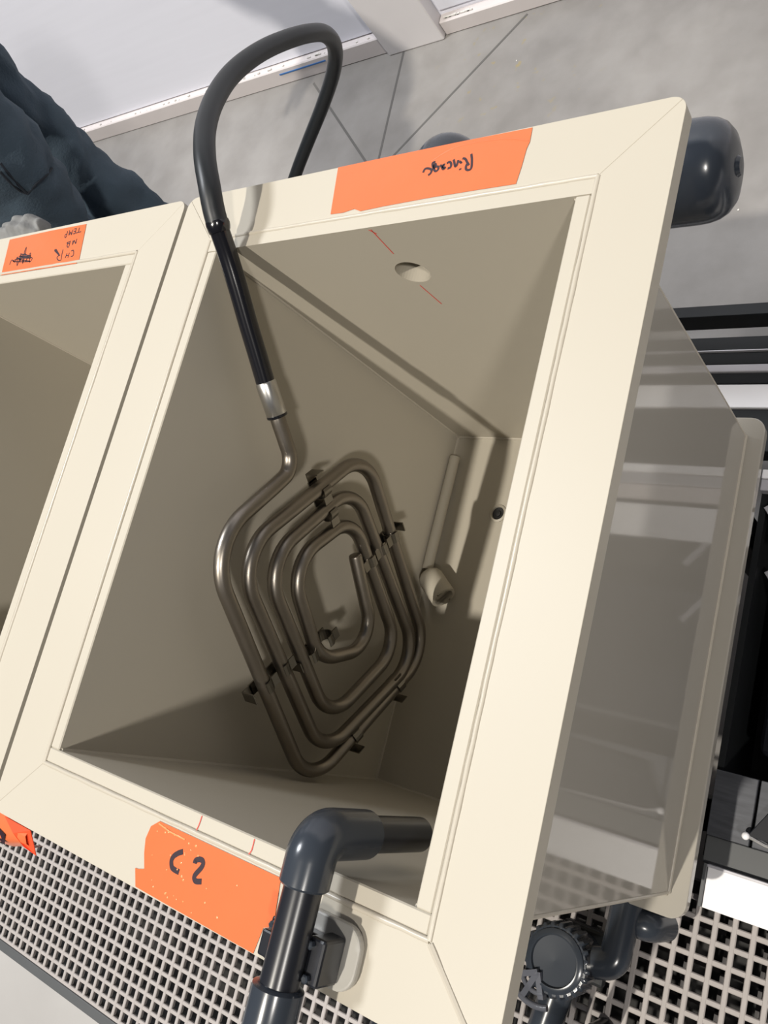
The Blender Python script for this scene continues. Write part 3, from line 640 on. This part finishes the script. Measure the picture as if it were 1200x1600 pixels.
# ================================================================ person behind the left tank
pr = thing('person', 'person in dark blue jeans standing behind the left tank', 'person', (-.80, .40, -1.0))
def skin(name, pts, edges, material, parent, root_i=0, sub=2, label=None):
    me = bpy.data.meshes.new(name); base = root_of(parent).location
    me.from_pydata([Vector((p[0], p[1], p[2]+ZB))-base for p in pts], edges, []); o = bpy.data.objects.new(name, me); COL.objects.link(o); o.parent = parent
    md = o.modifiers.new('skin', 'SKIN'); md.use_smooth_shade = True; md.branch_smoothing = .6
    for i, p in enumerate(pts):
        sv = me.skin_vertices[0].data[i]; rx, ry = (p[3], p[4]) if len(p) > 4 else (p[3], p[3]); sv.radius = (rx, ry); sv.use_root = (i == root_i)
    s = o.modifiers.new('sub', 'SUBSURF'); s.levels = sub; s.render_levels = sub
    me.materials.append(material)
    if label: o['label'] = label
    return o
J = [(-.815, .405, .02, .115), (-.715, .320, .050, .100), (-.775, .308, -.130, .088), (-.850, .292, -.280, .080), (-.925, .285, -.450, .070), (-.975, .310, -.680, .064), (-.990, .330, -.945, .060),
     (-.885, .480, .020, .090), (-.908, .485, -.160, .071), (-.930, .470, -.330, .074), (-.935, .465, -.460, .078), (-.945, .485, -.70, .068), (-.950, .490, -.945, .062), (-.815, .405, .13, .120)]
E_ = [(0, 1), (1, 2), (2, 3), (3, 4), (4, 5), (5, 6), (0, 7), (7, 8), (8, 9), (9, 10), (10, 11), (11, 12), (0, 13)]
jeans = skin('jeans', J, E_, JEAN, pr)
tx = bpy.data.textures.new('folds', 'CLOUDS'); tx.noise_scale = .06; tx.noise_depth = 2
def folds(o, amt, scale=(1, 1, 1)):
    d = o.modifiers.new('folds', 'DISPLACE'); d.texture = tx; d.texture_coords = 'LOCAL'; d.strength = amt; d.mid_level = .5
jeans.modifiers['sub'].levels = 3; jeans.modifiers['sub'].render_levels = 3; folds(jeans, .038)
for nm, x, y in (('shoe', -.985, .330), ('shoe', -.950, .490)):
    skin(nm, [(x+.02, y+.03, -.955, .042), (x-.06, y-.03, -.962, .036), (x-.16, y-.08, -.970, .028)], [(0, 1), (1, 2)], SHOE, pr)
# upper body: leaning away to the left, outside the frame
B = [(-.775, .405, .10, .13), (-.84, .415, .25, .135), (-.90, .43, .40, .13), (-.97, .44, .53, .070), (-1.0, .44, .58, .052),
     (-.92, .29, .44, .070), (-.93, .215, .26, .052), (-1.02, .14, .10, .042), (-.94, .58, .44, .070), (-.96, .665, .26, .052), (-1.06, .66, .08, .042)]
skin('sweater', B[:5], [(0, 1), (1, 2), (2, 3), (3, 4)], KNIT, pr)
for q_ in (B[5:8], B[8:11]): skin('sleeve', [(-.93, .43+(q_[0][1]-.43)*.5, .43, .062)]+q_, [(0, 1), (1, 2), (2, 3)], KNIT, pr)
skin('neck', [(-.99, .44, .55, .048), (-1.005, .44, .63, .048), (-1.01, .44, .69, .05)], [(0, 1), (1, 2)], SKIN, pr)
for hx, hy, hz, sy in ((-1.05, .125, .05, 1), (-1.09, .655, .03, -1)):
    pts = [(hx+.03, hy, hz+.05, .030), (hx-.01, hy, hz, .030)]; ed = [(0, 1)]
    for k in range(4):
        b = len(pts); oy = (k-1.5)*.018; ln = (.075, .085, .078, .060)[k]
        pts += [(hx-.03, hy+oy, hz-.03, .010), (hx-.05, hy+oy*1.1, hz-.03-ln*.5, .009), (hx-.048, hy+oy*1.1, hz-.03-ln, .007)]; ed += [(1, b), (b, b+1), (b+1, b+2)]
    b = len(pts); pts += [(hx+.0, hy+.035*sy, hz-.01, .012), (hx-.02, hy+.05*sy, hz-.05, .009)]; ed += [(1, b), (b, b+1)]
    skin('hand', pts, ed, SKIN, pr)
bm = BM(); bmesh.ops.create_uvsphere(bm, u_segments=32, v_segments=24, radius=.1)
for q_ in bm.verts:
    c_ = q_.co; x, y, z = c_.x*.95, c_.y*.78, c_.z*1.22
    if z < 0: y *= 1+z*2.2; x *= 1+z*1.2
    if x < -.07 and abs(y) < .018 and -.03 < z < .02: x -= .018
    if x < -.06 and abs(abs(y)-.03) < .015 and .0 < z < .03: x += .008
    if x < -.06 and abs(y) < .03 and -.065 < z < -.045: x -= .004
    q_.co = (x-1.02, y+.44, z+.73)
head = finish('head', bm, SKIN, pr, True)
bm = BM(); bmesh.ops.create_uvsphere(bm, u_segments=32, v_segments=24, radius=.1)
for q_ in bm.verts:
    c_ = q_.co; q_.co = (c_.x*1.03-1.008, c_.y*.86+.44, c_.z*1.24+.742)
bmesh.ops.delete(bm, geom=[q_ for q_ in bm.verts if q_.co.x < -1.06 and q_.co.z < .80 or q_.co.z < .68], context='VERTS')
finish('hair', bm, HAIR, pr, True)
for sy in (-1, 1):
    bm = BM(); bmesh.ops.create_uvsphere(bm, u_segments=12, v_segments=8, radius=.022)
    for q_ in bm.verts: q_.co = (q_.co.x*.8-1.01, q_.co.y*.35+.44+sy*.078, q_.co.z*1.3+.72)
    finish('ear', bm, SKIN, head, True)
POCKET = [[[-0.605, 0.235, -0.026], [-0.618, 0.235, -0.046], [-0.632, 0.235, -0.072], [-0.64, 0.235, -0.094]], [[-0.64, 0.235, -0.094], [-0.596, 0.235, -0.081], [-0.553, 0.235, -0.071], [-0.519, 0.235, -0.06]], [[-0.63, 0.235, -0.04], [-0.64, 0.235, -0.062], [-0.647, 0.235, -0.084], [-0.64, 0.235, -0.094]]]
# pocket and seams on the nearer thigh (kept on the surface of the denim)
bpy.context.view_layer.update(); ev = jeans.evaluated_get(bpy.context.evaluated_depsgraph_get()); jm = jeans.matrix_world
def on_denim(p, out=.0006):
    o_ = Vector((p[0], p[1], p[2]+ZB)); d_ = (o_-Vector((.66, -.37, .49+ZB))).normalized()
    ok, co, nr, _ = ev.ray_cast(o_-pr.location, d_)
    if not ok: ok, co, nr, _ = ev.closest_point_on_mesh(o_-pr.location)
    return co+nr*out+pr.location-Vector((0, 0, ZB))
def stitch(name, pts, r=.0022, label=None): return finish(name, tubem(catmull(pts, 5), r, 6), JEANT, jeans, True, label=label)
for pts in POCKET: stitch('pocket_seam', [on_denim(q_) for q_ in pts])
# grey knitted cloth over the back rim
k = thing('knitted_cloth', 'grey fluffy knitted cloth lying behind the left tank rim', 'cloth', (-.42, .115, -.05))
bm = BM(); rows = []
for i in range(26):
    row = []
    for j_ in range(12):
        x = -.560+.105*i/25; s = math.sin(math.pi*i/25)**.5; y = .085+.060*j_/11*(.6+.4*s)
        z = -.045+.018*s*math.sin(math.pi*j_/11)+.0035*math.sin(i*.9+j_*.5)+.003*math.sin(j_*1.5)
        row.append(bm.verts.new((x, y, z)))
    rows.append(row)
for a, b in zip(rows, rows[1:]):
    for c_ in range(11): bm.faces.new((a[c_], a[c_+1], b[c_+1], b[c_]))
r = bmesh.ops.extrude_face_region(bm, geom=list(bm.faces)); bmesh.ops.translate(bm, verts=[v for v in r['geom'] if isinstance(v, bmesh.types.BMVert)], vec=(0, 0, -.02))
finish('cloth', bm, KNIT, k, True)
km = bpy.data.objects['cloth'].modifiers.new('sub', 'SUBSURF'); km.levels = km.render_levels = 2
